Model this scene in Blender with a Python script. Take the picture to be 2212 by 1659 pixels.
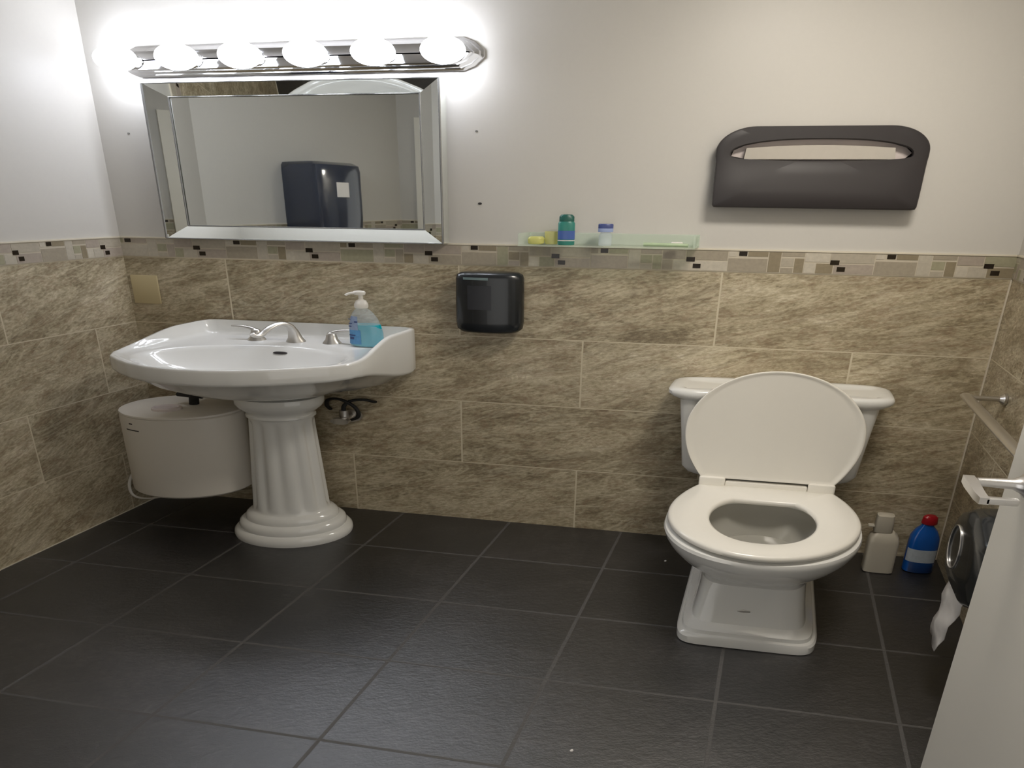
import bpy, bmesh, math, random
from mathutils import Vector, Matrix
random.seed(7)
for o in list(bpy.data.objects): bpy.data.objects.remove(o)
SC = bpy.context.scene
COL = SC.collection
PI = math.pi

# ------------------------------------------------------------------ camera
CAM = Vector((2.19045, -2.43695, 1.49089))
YAW, PITCH, ROLL, FPX = -0.144818, 0.308972, 0.0102335, 1242.61
_F = Vector((math.sin(YAW)*math.cos(PITCH), math.cos(YAW)*math.cos(PITCH), -math.sin(PITCH)))
_R = Vector((math.cos(YAW), -math.sin(YAW), 0))
_U = _R.cross(_F)
_R2 = math.cos(ROLL)*_R + math.sin(ROLL)*_U
_U2 = -math.sin(ROLL)*_R + math.cos(ROLL)*_U
cam_data = bpy.data.cameras.new('camera'); cam = bpy.data.objects.new('camera', cam_data)
COL.objects.link(cam)
cam.matrix_world = Matrix(((_R2.x, _U2.x, -_F.x, CAM.x), (_R2.y, _U2.y, -_F.y, CAM.y), (_R2.z, _U2.z, -_F.z, CAM.z), (0, 0, 0, 1)))
cam_data.sensor_width = 36.0; cam_data.lens = FPX/2212*36.0; cam_data.clip_start = 0.01
SC.camera = cam

# ------------------------------------------------------------------ world, colour management, room light
wd = bpy.data.worlds.new('world'); SC.world = wd; wd.use_nodes = True
wd.node_tree.nodes['Background'].inputs[0].default_value = (1.0, 0.97, 0.92, 1)
wd.node_tree.nodes['Background'].inputs[1].default_value = 0.65
SC.view_settings.view_transform = 'Standard'; SC.view_settings.look = 'None'
SC.view_settings.exposure = 0.52; SC.view_settings.gamma = 1.0; SC.view_settings.use_curve_mapping = False
BULB = 18.0         # radiance of the vanity bulbs
CEIL = 28.0          # radiance of the ceiling lamp's diffuser
SC.cycles.max_bounces = 8; SC.cycles.diffuse_bounces = 5; SC.cycles.glossy_bounces = 5; SC.cycles.transmission_bounces = 6
SC.cycles.transparent_max_bounces = 12
SC.cycles.caustics_reflective = False; SC.cycles.caustics_refractive = False
SC.cycles.use_denoising = True

# ------------------------------------------------------------------ the plan of the room
# Plan coordinates: u runs along the back wall from the left corner, d comes out of the back wall, z is up.
# The room's corner is not square, so u and d map to two oblique directions on the floor.
PA, PB, PC = 1.76342, -0.30523, 1.05141
def W(u, d, z=0.0): return Vector((PA*u + PB*d, -PC*d, z))
def plan_of(x, y):
    d = -y/PC; return ((x - PB*d)/PA, d)
RW = 2.1175         # room width along u
ZB, HB = 0.3016+3*0.3078, 0.0855    # bottom and height of the mosaic border
ZT = ZB+HB
ZC = 2.45

# ------------------------------------------------------------------ helpers
BASE = {}
def link_mesh(name, bm, mats, parent=None, base=None, world=False, smooth=35, flip=True):
    """bm holds plan coordinates (or world coordinates when world=True)"""
    if not world:
        for v in bm.verts: v.co = W(*v.co)
        if flip: bmesh.ops.reverse_faces(bm, faces=bm.faces[:])
    if parent is not None:
        b = BASE[parent.name]
    elif base is not None:
        b = W(*base) if not world else Vector(base)
    else:
        xs = [v.co for v in bm.verts]
        b = Vector((sum(v.x for v in xs)/len(xs), sum(v.y for v in xs)/len(xs), min(v.z for v in xs)))
    for v in bm.verts: v.co -= b
    me = bpy.data.meshes.new(name); bm.to_mesh(me); bm.free()
    if not isinstance(mats, (list, tuple)): mats = [mats]
    for m in mats: me.materials.append(m)
    if smooth is not None:
        for p in me.polygons: p.use_smooth = True
        me.set_sharp_from_angle(angle=math.radians(smooth))
    o = bpy.data.objects.new(name, me); COL.objects.link(o)
    BASE[o.name] = b
    if parent is not None: o.parent = parent
    else: o.location = b
    return o
def part(name, bm, mats, parent, label=None, **k):
    o = link_mesh(name, bm, mats, parent, **k)
    if label: o['label'] = label
    return o
def tag(o, label, cat, group=None):
    o['label'] = label; o['category'] = cat
    if group: o['group'] = group
    return o
def thing(name, label, cat, base, group=None, world=False):
    o = bpy.data.objects.new(name, None); COL.objects.link(o)
    o.empty_display_size = 0.05
    b = Vector(base) if world else W(*base)
    o.location = b; BASE[o.name] = b
    return tag(o, label, cat, group)
def struct(o):
    o['kind'] = 'structure'; return o

def BM(): return bmesh.new()
def fin(bm, weld=1e-6):
    bmesh.ops.remove_doubles(bm, verts=bm.verts[:], dist=weld)
    bmesh.ops.recalc_face_normals(bm, faces=bm.faces[:])
    return bm
def box(bm, u0, u1, d0, d1, z0, z1, bev=0.0, seg=2, mat=0):
    t = bmesh.new()
    vs = [t.verts.new((u, d, z)) for z in (z0, z1) for (u, d) in ((u0, d0), (u1, d0), (u1, d1), (u0, d1))]
    for f in ((0, 3, 2, 1), (4, 5, 6, 7), (0, 1, 5, 4), (1, 2, 6, 5), (2, 3, 7, 6), (3, 0, 4, 7)): t.faces.new([vs[i] for i in f])
    if bev: bmesh.ops.bevel(t, geom=t.edges[:], offset=bev, segments=seg, profile=0.5, affect='EDGES')
    merge(bm, t, mat)
def merge(bm, t, mat=0):
    bmesh.ops.recalc_face_normals(t, faces=t.faces[:])
    mp = {v: bm.verts.new(v.co) for v in t.verts}
    for f in t.faces:
        g = bm.faces.new([mp[v] for v in f.verts]); g.material_index = mat
    t.free()
def loft(bm, rings, cap0=True, cap1=True, closed=True, mat=0):
    t = bmesh.new()
    R = [[t.verts.new(p) for p in r] for r in rings]
    n = len(R[0])
    for a, b in zip(R, R[1:]):
        for i in range(n if closed else n-1):
            j = (i+1) % n
            t.faces.new((a[i], a[j], b[j], b[i]))
    if cap0: t.faces.new(R[0][::-1])
    if cap1: t.faces.new(R[-1])
    merge(bm, t, mat)
def ring(cu, cd, z, a, b=None, n=48, e=2.0):
    """superellipse ring; e=2 ellipse, larger e squarer"""
    b = a if b is None else b
    out = []
    for i in range(n):
        t = 2*PI*i/n; c, s = math.cos(t), math.sin(t)
        out.append((cu+a*math.copysign(abs(c)**(2/e), c), cd+b*math.copysign(abs(s)**(2/e), s), z))
    return out
def lathe(bm, cu, cd, prof, n=40, cap0=True, cap1=True, mat=0):
    loft(bm, [ring(cu, cd, z, r, r, n) for r, z in prof], cap0, cap1, mat=mat)
def tube(bm, pts, r, n=12, caps=True, mat=0, smooth=0):
    pts = [Vector(p) for p in pts]
    for _ in range(smooth):
        q = [pts[0]]
        for a, b in zip(pts, pts[1:]): q += [a.lerp(b, .25), a.lerp(b, .75)]
        pts = q+[pts[-1]]
    rs = r if isinstance(r, (list, tuple)) else [r]*len(pts)
    if len(rs) != len(pts):
        rs = [rs[0]+(rs[-1]-rs[0])*i/(len(pts)-1) for i in range(len(pts))]
    up = None; rings = []
    for i, p in enumerate(pts):
        t = (pts[min(i+1, len(pts)-1)]-pts[max(i-1, 0)]).normalized()
        if up is None:
            up = Vector((0, 0, 1)) if abs(t.z) < .9 else Vector((1, 0, 0))
        s = t.cross(up).normalized(); up = s.cross(t).normalized()
        rings.append([tuple(p+rs[i]*(math.cos(2*PI*k/n)*s+math.sin(2*PI*k/n)*up)) for k in range(n)])
    loft(bm, rings, caps, caps, mat=mat)
def sphere(bm, c, a, b=None, h=None, n=32, m=18, mat=0):
    b = b or a; h = h or a
    loft(bm, [ring(c[0], c[1], c[2]-h*math.cos(PI*k/m), a*math.sin(PI*k/m)+1e-5, b*math.sin(PI*k/m)+1e-5, n) for k in range(m+1)], mat=mat)
def prism(bm, poly, d0, d1, mat=0, bev=0.0):
    """poly of (u,z), thick from d0 to d1"""
    t = bmesh.new()
    a = [t.verts.new((u, d0, z)) for u, z in poly]; b = [t.verts.new((u, d1, z)) for u, z in poly]
    t.faces.new(a); fb = t.faces.new(b[::-1]); n = len(poly)
    for i in range(n): t.faces.new((a[i], a[(i+1) % n], b[(i+1) % n], b[i]))
    if bev: bmesh.ops.bevel(t, geom=list(fb.edges), offset=bev, segments=2, profile=.5, affect='EDGES')
    merge(bm, t, mat)
def smoothstep(a, b, x):
    t = max(0, min(1, (x-a)/(b-a))); return t*t*(3-2*t)

# ------------------------------------------------------------------ materials
def srgb(r, g, b):
    f = lambda c: (c/255/12.92) if c/255 <= .04045 else ((c/255+.055)/1.055)**2.4
    return (f(r), f(g), f(b), 1)
def new_mat(name):
    m = bpy.data.materials.new(name); m.use_nodes = True
    nt = m.node_tree; return m, nt, nt.nodes['Principled BSDF']
def simple(name, col, rough=.4, metal=0, coat=0, noise=0.0, nscale=30, bump=0.0, emit=None, spec=.5):
    m, nt, p = new_mat(name)
    p.inputs['Roughness'].default_value = rough; p.inputs['Metallic'].default_value = metal
    p.inputs['Coat Weight'].default_value = coat; p.inputs['Specular IOR Level'].default_value = spec
    tc = nt.nodes.new('ShaderNodeTexCoord'); nz = nt.nodes.new('ShaderNodeTexNoise')
    nz.inputs['Scale'].default_value = nscale; nz.inputs['Detail'].default_value = 4
    nt.links.new(tc.outputs['Object'], nz.inputs['Vector'])
    mx = nt.nodes.new('ShaderNodeMix'); mx.data_type = 'RGBA'
    k = 1-noise
    mx.inputs[6].default_value = (col[0]*k, col[1]*k, col[2]*k, 1); mx.inputs[7].default_value = col
    nt.links.new(nz.outputs['Fac'], mx.inputs[0]); nt.links.new(mx.outputs[2], p.inputs['Base Color'])
    if bump:
        b = nt.nodes.new('ShaderNodeBump'); b.inputs['Strength'].default_value = bump; b.inputs['Distance'].default_value = .002
        nt.links.new(nz.outputs['Fac'], b.inputs['Height']); nt.links.new(b.outputs[0], p.inputs['Normal'])
    if emit:
        p.inputs['Emission Color'].default_value = emit[0]; p.inputs['Emission Strength'].default_value = emit[1]
    return m
def N(nt, typ, **k):
    n = nt.nodes.new(typ)
    for a, b in k.items(): setattr(n, a, b)
    return n
def ramp(nt, stops):
    r = nt.nodes.new('ShaderNodeValToRGB'); cr = r.color_ramp
    while len(cr.elements) > 1: cr.elements.remove(cr.elements[-1])
    cr.elements[0].position = stops[0][0]; cr.elements[0].color = stops[0][1]
    for p, c in stops[1:]:
        e = cr.elements.new(p); e.color = c
    return r
def mixc(nt, fac, a, b, mode='MIX'):
    m = nt.nodes.new('ShaderNodeMix'); m.data_type = 'RGBA'; m.blend_type = mode
    for i, v in ((0, fac), (6, a), (7, b)):
        if hasattr(v, 'is_output') or isinstance(v, bpy.types.NodeSocket): nt.links.new(v, m.inputs[i])
        else: m.inputs[i].default_value = v
    return m.outputs[2]
def tile_material(name, w, h, off, mortar, stops, grout, rough, scale, rot, bump=.35, stretch=3.0, var=.25, fine=.35, spec=.5, ior=1.5, tone=.06, veins=None):
    m, nt, p = new_mat(name)
    p.inputs['Specular IOR Level'].default_value = spec; p.inputs['IOR'].default_value = ior
    uv = N(nt, 'ShaderNodeUVMap')
    br = N(nt, 'ShaderNodeTexBrick', offset=off, offset_frequency=2, squash=1.0)
    br.inputs['Scale'].default_value = 1.0; br.inputs['Mortar Size'].default_value = mortar
    br.inputs['Mortar Smooth'].default_value = .15; br.inputs['Bias'].default_value = 0
    br.inputs['Brick Width'].default_value = w; br.inputs['Row Height'].default_value = h
    br.inputs['Color1'].default_value = (0, 0, 0, 1); br.inputs['Color2'].default_value = (1, 1, 1, 1); br.inputs['Mortar'].default_value = (.5, .5, .5, 1)
    nt.links.new(uv.outputs[0], br.inputs['Vector'])
    # each tile shows another piece of the stone
    sc = N(nt, 'ShaderNodeVectorMath', operation='MULTIPLY'); sc.inputs[1].default_value = (17.3, 9.1, 5.7)
    nt.links.new(br.outputs['Color'], sc.inputs[0])
    ad = N(nt, 'ShaderNodeVectorMath', operation='ADD'); nt.links.new(uv.outputs[0], ad.inputs[0]); nt.links.new(sc.outputs[0], ad.inputs[1])
    mp = N(nt, 'ShaderNodeMapping'); mp.inputs['Rotation'].default_value = (0, 0, rot); nt.links.new(ad.outputs[0], mp.inputs[0])
    mp2 = N(nt, 'ShaderNodeMapping'); mp2.inputs['Scale'].default_value = (1, stretch, 1); nt.links.new(mp.outputs[0], mp2.inputs[0])
    n1 = N(nt, 'ShaderNodeTexNoise'); n1.inputs['Scale'].default_value = scale; n1.inputs['Detail'].default_value = 8; n1.inputs['Roughness'].default_value = .62; n1.inputs['Distortion'].default_value = .8
    nt.links.new(mp2.outputs[0], n1.inputs['Vector'])
    n2 = N(nt, 'ShaderNodeTexNoise'); n2.inputs['Scale'].default_value = scale*9; n2.inputs['Detail'].default_value = 6; n2.inputs['Roughness'].default_value = .7
    nt.links.new(mp2.outputs[0], n2.inputs['Vector'])
    n3 = N(nt, 'ShaderNodeTexNoise'); n3.inputs['Scale'].default_value = scale*.55; n3.inputs['Detail'].default_value = 2
    nt.links.new(mp.outputs[0], n3.inputs['Vector'])
    a = N(nt, 'ShaderNodeMath', operation='MULTIPLY_ADD'); nt.links.new(n2.outputs['Fac'], a.inputs[0]); a.inputs[1].default_value = fine; a.inputs[2].default_value = -fine/2
    b = N(nt, 'ShaderNodeMath', operation='ADD'); nt.links.new(a.outputs[0], b.inputs[0]); nt.links.new(n1.outputs['Fac'], b.inputs[1])
    c = N(nt, 'ShaderNodeMath', operation='MULTIPLY_ADD'); nt.links.new(n3.outputs['Fac'], c.inputs[0]); c.inputs[1].default_value = var; c.inputs[2].default_value = -var/2
    d = N(nt, 'ShaderNodeMath', operation='ADD'); nt.links.new(c.outputs[0], d.inputs[0]); nt.links.new(b.outputs[0], d.inputs[1])
    # tile-to-tile tone
    sx = N(nt, 'ShaderNodeSeparateColor'); nt.links.new(br.outputs['Color'], sx.inputs[0])
    e1 = N(nt, 'ShaderNodeMath', operation='MULTIPLY_ADD'); nt.links.new(sx.outputs[0], e1.inputs[0]); e1.inputs[1].default_value = tone; e1.inputs[2].default_value = -tone/2
    e2 = N(nt, 'ShaderNodeMath', operation='ADD'); nt.links.new(d.outputs[0], e2.inputs[0]); nt.links.new(e1.outputs[0], e2.inputs[1])
    rp = ramp(nt, stops); nt.links.new(e2.outputs[0], rp.inputs[0])
    stone = rp.outputs[0]
    if veins:
        for vs, vstr, thin, colr, amt in veins:
            mv = N(nt, 'ShaderNodeMapping'); mv.inputs['Scale'].default_value = (1, vstr, 1); nt.links.new(mp.outputs[0], mv.inputs[0])
            nv = N(nt, 'ShaderNodeTexNoise'); nv.inputs['Scale'].default_value = vs; nv.inputs['Detail'].default_value = 5; nv.inputs['Roughness'].default_value = .65; nv.inputs['Distortion'].default_value = 1.1
            nt.links.new(mv.outputs[0], nv.inputs['Vector'])
            ab = N(nt, 'ShaderNodeMath', operation='SUBTRACT'); nt.links.new(nv.outputs['Fac'], ab.inputs[0]); ab.inputs[1].default_value = .5
            aa = N(nt, 'ShaderNodeMath', operation='ABSOLUTE'); nt.links.new(ab.outputs[0], aa.inputs[0])
            mr_ = N(nt, 'ShaderNodeMapRange'); mr_.inputs['From Min'].default_value = 0; mr_.inputs['From Max'].default_value = thin
            mr_.inputs['To Min'].default_value = amt; mr_.inputs['To Max'].default_value = 0; nt.links.new(aa.outputs[0], mr_.inputs['Value'])
            stone = mixc(nt, mr_.outputs[0], stone, colr)
    col = mixc(nt, br.outputs['Fac'], stone, grout)
    nt.links.new(col, p.inputs['Base Color'])
    rr = N(nt, 'ShaderNodeMath', operation='MULTIPLY_ADD'); nt.links.new(br.outputs['Fac'], rr.inputs[0]); rr.inputs[1].default_value = .35; rr.inputs[2].default_value = rough
    nt.links.new(rr.outputs[0], p.inputs['Roughness'])
    hh = N(nt, 'ShaderNodeMath', operation='MULTIPLY_ADD'); nt.links.new(br.outputs['Fac'], hh.inputs[0]); hh.inputs[1].default_value = -.8; nt.links.new(d.outputs[0], hh.inputs[2])
    bu = N(nt, 'ShaderNodeBump'); bu.inputs['Strength'].default_value = bump; bu.inputs['Distance'].default_value = .003
    nt.links.new(hh.outputs[0], bu.inputs['Height']); nt.links.new(bu.outputs[0], p.inputs['Normal'])
    return m
M = {}
M['wall_tile'] = tile_material('stone_wall_tile', .6156, .3078, .5, .0022,
    [(.15, srgb(126, 114, 92)), (.38, srgb(164, 152, 126)), (.52, srgb(184, 172, 145)), (.66, srgb(199, 188, 163)), (.88, srgb(226, 217, 195))],
    srgb(212, 202, 178), .38, 7.5, math.radians(-22), bump=.3, stretch=1.8, var=.45, fine=1.35, tone=.14,
    veins=[(3.2, 3.2, .035, srgb(226, 216, 190), .42), (2.4, 2.6, .05, srgb(118, 102, 80), .38), (5.0, 2.2, .03, srgb(150, 122, 98), .35)])
M['floor_tile'] = tile_material('slate_floor_tile', .30303, .30303, 0, .0036,
    [(.20, srgb(6, 6, 7)), (.42, srgb(14, 13, 14)), (.58, srgb(26, 24, 25)), (.85, srgb(52, 49, 49))],
    srgb(54, 51, 48), .40, 7.0, math.radians(30), bump=.45, stretch=1.3, var=.35, fine=1.2, spec=.8, ior=1.8, tone=.12)
def paint_material(name, col, rough, bump=.05):
    m, nt, p = new_mat(name)
    g = N(nt, 'ShaderNodeNewGeometry')
    nz = N(nt, 'ShaderNodeTexNoise'); nz.inputs['Scale'].default_value = 60; nz.inputs['Detail'].default_value = 5
    nt.links.new(g.outputs['Position'], nz.inputs['Vector'])
    c = mixc(nt, nz.outputs['Fac'], tuple(x*.97 for x in col[:3])+(1,), col)
    nt.links.new(c, p.inputs['Base Color']); p.inputs['Roughness'].default_value = rough; p.inputs['Specular IOR Level'].default_value = .38
    b = N(nt, 'ShaderNodeBump'); b.inputs['Strength'].default_value = bump; b.inputs['Distance'].default_value = .002
    nt.links.new(nz.outputs['Fac'], b.inputs['Height']); nt.links.new(b.outputs[0], p.inputs['Normal'])
    return m
M['paint'] = paint_material('cream_wall_paint', srgb(206, 203, 197), .40)
M['ceiling'] = paint_material('ceiling_paint', srgb(225, 222, 215), .8)
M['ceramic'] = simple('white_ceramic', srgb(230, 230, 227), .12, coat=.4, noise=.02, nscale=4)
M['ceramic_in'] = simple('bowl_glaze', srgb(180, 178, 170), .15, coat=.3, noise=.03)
M['seat'] = simple('seat_plastic', srgb(238, 235, 227), .24, coat=.2, noise=.02)
M['white_plastic'] = simple('white_plastic', srgb(228, 224, 216), .3, noise=.02)
M['white_enamel'] = simple('white_enamel', srgb(226, 221, 212), .35, noise=.02)
M['black_plastic'] = simple('black_plastic', srgb(30, 34, 38), .25, coat=.3, noise=.1)
M['smoke_plastic'] = simple('smoke_plastic', srgb(44, 52, 70), .15, coat=.6, noise=.1)
M['dark_plastic'] = simple('charcoal_plastic', srgb(47, 43, 44), .48, noise=.05)
M['rubber'] = simple('black_rubber', srgb(22, 22, 22), .6, noise=.1)
M['grey_print'] = simple('grey_print', srgb(120, 140, 142), .4, noise=.1)
M['grey_panel'] = simple('grey_panel', srgb(48, 50, 56), .35, noise=.1)
M['ink'] = simple('dark_ink', srgb(50, 46, 46), .5, noise=.05)
M['chrome'] = simple('chrome', (.82, .82, .84, 1), .08, metal=1, noise=.03)
M['brushed'] = simple('brushed_nickel', (.70, .68, .65, 1), .34, metal=1, noise=.08)
M['satin'] = simple('satin_chrome', (.84, .83, .83, 1), .3, metal=1, noise=.05)
M['mirror'] = simple('mirror_glass', (.93, .96, .93, 1), .015, metal=1, noise=.0)
M['mirror_edge'] = simple('mirror_edge', srgb(150, 150, 148), .25, metal=.6, noise=.1)
M['plate'] = simple('almond_plastic', srgb(205, 190, 150), .35, noise=.04)
M['paper'] = simple('white_paper', srgb(232, 228, 224), .8, noise=.04, nscale=60)
M['tissue'] = simple('tissue_paper', srgb(214, 203, 199), .85, noise=.05, nscale=50)
M['tissue_grey'] = simple('folded_tissue_paper', srgb(190, 184, 174), .85, noise=.08, nscale=50)
M['door'] = simple('door_paint', srgb(240, 236, 225), .4, noise=.03, nscale=8)
M['caulk'] = simple('caulk', srgb(222, 214, 196), .5, noise=.05)
M['liquid'] = simple('blue_soap', srgb(0, 176, 196), .1, coat=.5, noise=.15, nscale=20)
M['soap_label'] = simple('blue_label', srgb(96, 160, 214), .35, noise=.35, nscale=90)
M['soap_label_top'] = simple('pale_label', srgb(150, 168, 200), .35, noise=.25, nscale=90)
M['navy_ink'] = simple('navy_ink', srgb(44, 66, 120), .4, noise=.1)
M['yellow'] = simple('yellow_plastic', srgb(206, 204, 120), .35, noise=.12)
M['green_can'] = simple('green_can', srgb(60, 140, 128), .3, noise=.2, nscale=60)
M['blue_band'] = simple('blue_band', srgb(80, 110, 180), .35, noise=.2, nscale=60)
M['green_cap'] = simple('dark_green_cap', srgb(36, 96, 86), .35, noise=.1)
M['blue_cap'] = simple('blue_cap', srgb(72, 84, 140), .35, noise=.1)
M['pale_blue'] = simple('pale_blue_plastic', srgb(168, 184, 226), .35, noise=.1)
M['tube_green'] = simple('pale_green_plastic', srgb(176, 196, 160), .4, noise=.2, nscale=60)
M['blue_bottle'] = simple('blue_bottle', srgb(10, 84, 170), .2, coat=.4, noise=.1)
M['red_cap'] = simple('red_cap', srgb(160, 20, 34), .35, noise=.1)
M['bottle_white'] = simple('white_bottle', srgb(196, 190, 176), .4, noise=.05)
M['bottle_label'] = simple('bottle_label', srgb(190, 200, 210), .4, noise=.3, nscale=80)
def clear_plastic(name, tint, a=.78, rough=.06):
    m, nt, p = new_mat(name)
    tr = N(nt, 'ShaderNodeBsdfTransparent'); tr.inputs[0].default_value = tint
    p.inputs['Base Color'].default_value = tint; p.inputs['Roughness'].default_value = rough
    mx = N(nt, 'ShaderNodeMixShader'); mx.inputs[0].default_value = 1-a
    nt.links.new(tr.outputs[0], mx.inputs[1]); nt.links.new(p.outputs[0], mx.inputs[2])
    nt.links.new(mx.outputs[0], nt.nodes['Material Output'].inputs['Surface'])
    return m
M['clear'] = clear_plastic('clear_plastic', (.93, .96, .99, 1), .80)
M['acrylic'] = clear_plastic('clear_acrylic', (.93, .97, .93, 1), .78)
M['yellow_clear'] = clear_plastic('yellow_clear_plastic', (.86, .84, .45, 1), .55)
M['bulb'] = simple('lit_bulb', (1, 1, 1, 1), .3, emit=((.91, .95, 1.06, 1), BULB))
M['ceil_glass'] = simple('lit_diffuser', (1, 1, 1, 1), .4, emit=((1.0, .93, .83, 1), CEIL))
tones = [srgb(190, 181, 164), srgb(174, 164, 146), srgb(200, 192, 176), srgb(154, 142, 118), srgb(182, 170, 157), srgb(210, 202, 186), srgb(172, 168, 142)]
MOS = [simple('mosaic_grout', srgb(200, 191, 173), .6, noise=.08)] + \
      [simple('mosaic_stone_%s' % n, c, .4, noise=.28, nscale=70, bump=.3) for n, c in zip(('sand', 'taupe', 'pearl', 'umber', 'rose', 'ivory', 'olive'), tones)] + \
      [simple('mosaic_dark_glass', srgb(40, 32, 24), .2, noise=.2)]

# ------------------------------------------------------------------ room shell
def wall(name, P0, P1, u0, u1, thick=.09, ztile=ZT, tiled=True):
    """slab whose inner face runs P0 -> P1 (world XY); room lies on its right-hand side when z is up; u0,u1 tile coordinate"""
    P0, P1 = Vector(P0[:2]), Vector(P1[:2]); t = (P1-P0).normalized(); out = Vector((-t.y, t.x))*thick
    bm = BM(); uvl = bm.loops.layers.uv.new('UVMap')
    def quad(a, b, za, zb, ua, ub, mi):
        vs = [bm.verts.new((p.x, p.y, z)) for p, z in ((a, za), (b, za), (b, zb), (a, zb))]
        f = bm.faces.new(vs); f.material_index = mi
        for l, uv in zip(f.loops, ((ua, za), (ub, za), (ub, zb), (ua, zb))): l[uvl].uv = (uv[0], uv[1]-.3016+.3078)
    Q0, Q1 = P0+out, P1+out
    zt = ztile if tiled else 0
    if tiled: quad(P0, P1, 0, zt, u0, u1, 0)
    quad(P0, P1, zt, ZC, u0, u1, 1); quad(Q1, Q0, 0, ZC, 0, 1, 1)
    quad(P0, Q0, 0, ZC, 0, .1, 1); quad(Q1, P1, 0, ZC, 0, .1, 1)
    for z in (0, ZC):
        f = bm.faces.new([bm.verts.new((p.x, p.y, z)) for p in (P0, P1, Q1, Q0)]); f.material_index = 1
    bmesh.ops.remove_doubles(bm, verts=bm.verts[:], dist=1e-5)
    bmesh.ops.recalc_face_normals(bm, faces=bm.faces[:])
    return struct(link_mesh(name, bm, [M['wall_tile'], M['paint']], world=True, smooth=None))
w = lambda u, d: W(u, d).xy
YN = -2.75
dN = -YN/PC
wall('wall_back', w(0, 0), w(RW, 0), 0-.2913, RW-.2913)
wall('wall_left', w(0, 1.05), w(0, 0), -1.05-.1378, -.1378)
S_, E_ = w(0, 1.05), Vector((.42, YN))
wall('wall_slanted_added', E_, S_, .12-1.6, .12)  # wall added at a slant to steer what the mirror reflects
wall('wall_right', w(RW, 0), w(RW, dN), .318, .318+dN)
XD0, XD1 = 1.30, w(RW, dN).x-.06       # the doorway the viewer stands in
wall('wall_front', Vector((XD0, YN)), E_, 0, .5)
bm = BM()
for x0, x1, za, zb in ((XD0, XD1, 2.10, ZC), (XD1, XD1+.15, 0, ZC)):
    vs = [bm.verts.new(p) for p in ((x0, YN-.09, za), (x1, YN-.09, za), (x1, YN, za), (x0, YN, za), (x0, YN-.09, zb), (x1, YN-.09, zb), (x1, YN, zb), (x0, YN, zb))]
    for f in ((0, 3, 2, 1), (4, 5, 6, 7), (0, 1, 5, 4), (1, 2, 6, 5), (2, 3, 7, 6), (3, 0, 4, 7)): bm.faces.new([vs[i] for i in f])
bmesh.ops.recalc_face_normals(bm, faces=bm.faces[:])
struct(link_mesh('wall_doorway', bm, M['paint'], world=True, smooth=None))
def slab(name, z0, z1, mat, uvs):
    bm = BM(); uvl = bm.loops.layers.uv.new('UVMap')
    pts = [w(-.06, -.09), w(RW+.06, -.09), w(RW+.06, dN+.1), Vector((.36, YN-.1)), w(-.06, 1.05)]
    lo = [bm.verts.new((p.x, p.y, z0)) for p in pts]; hi = [bm.verts.new((p.x, p.y, z1)) for p in pts]
    n = len(pts); fs = [bm.faces.new(hi), bm.faces.new(lo[::-1])]+[bm.faces.new((lo[i], lo[(i+1) % n], hi[(i+1) % n], hi[i])) for i in range(n)]
    for f in bm.faces:
        for l in f.loops:
            u, d = plan_of(l.vert.co.x, l.vert.co.y); l[uvl].uv = (u-uvs[0], d-uvs[1])
    bmesh.ops.recalc_face_normals(bm, faces=bm.faces[:])
    return struct(link_mesh(name, bm, mat, world=True, smooth=None))
slab('floor', -.06, 0, M['floor_tile'], (.43263, .28864))
slab('ceiling', ZC, ZC+.06, M['ceiling'], (0, 0))

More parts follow.
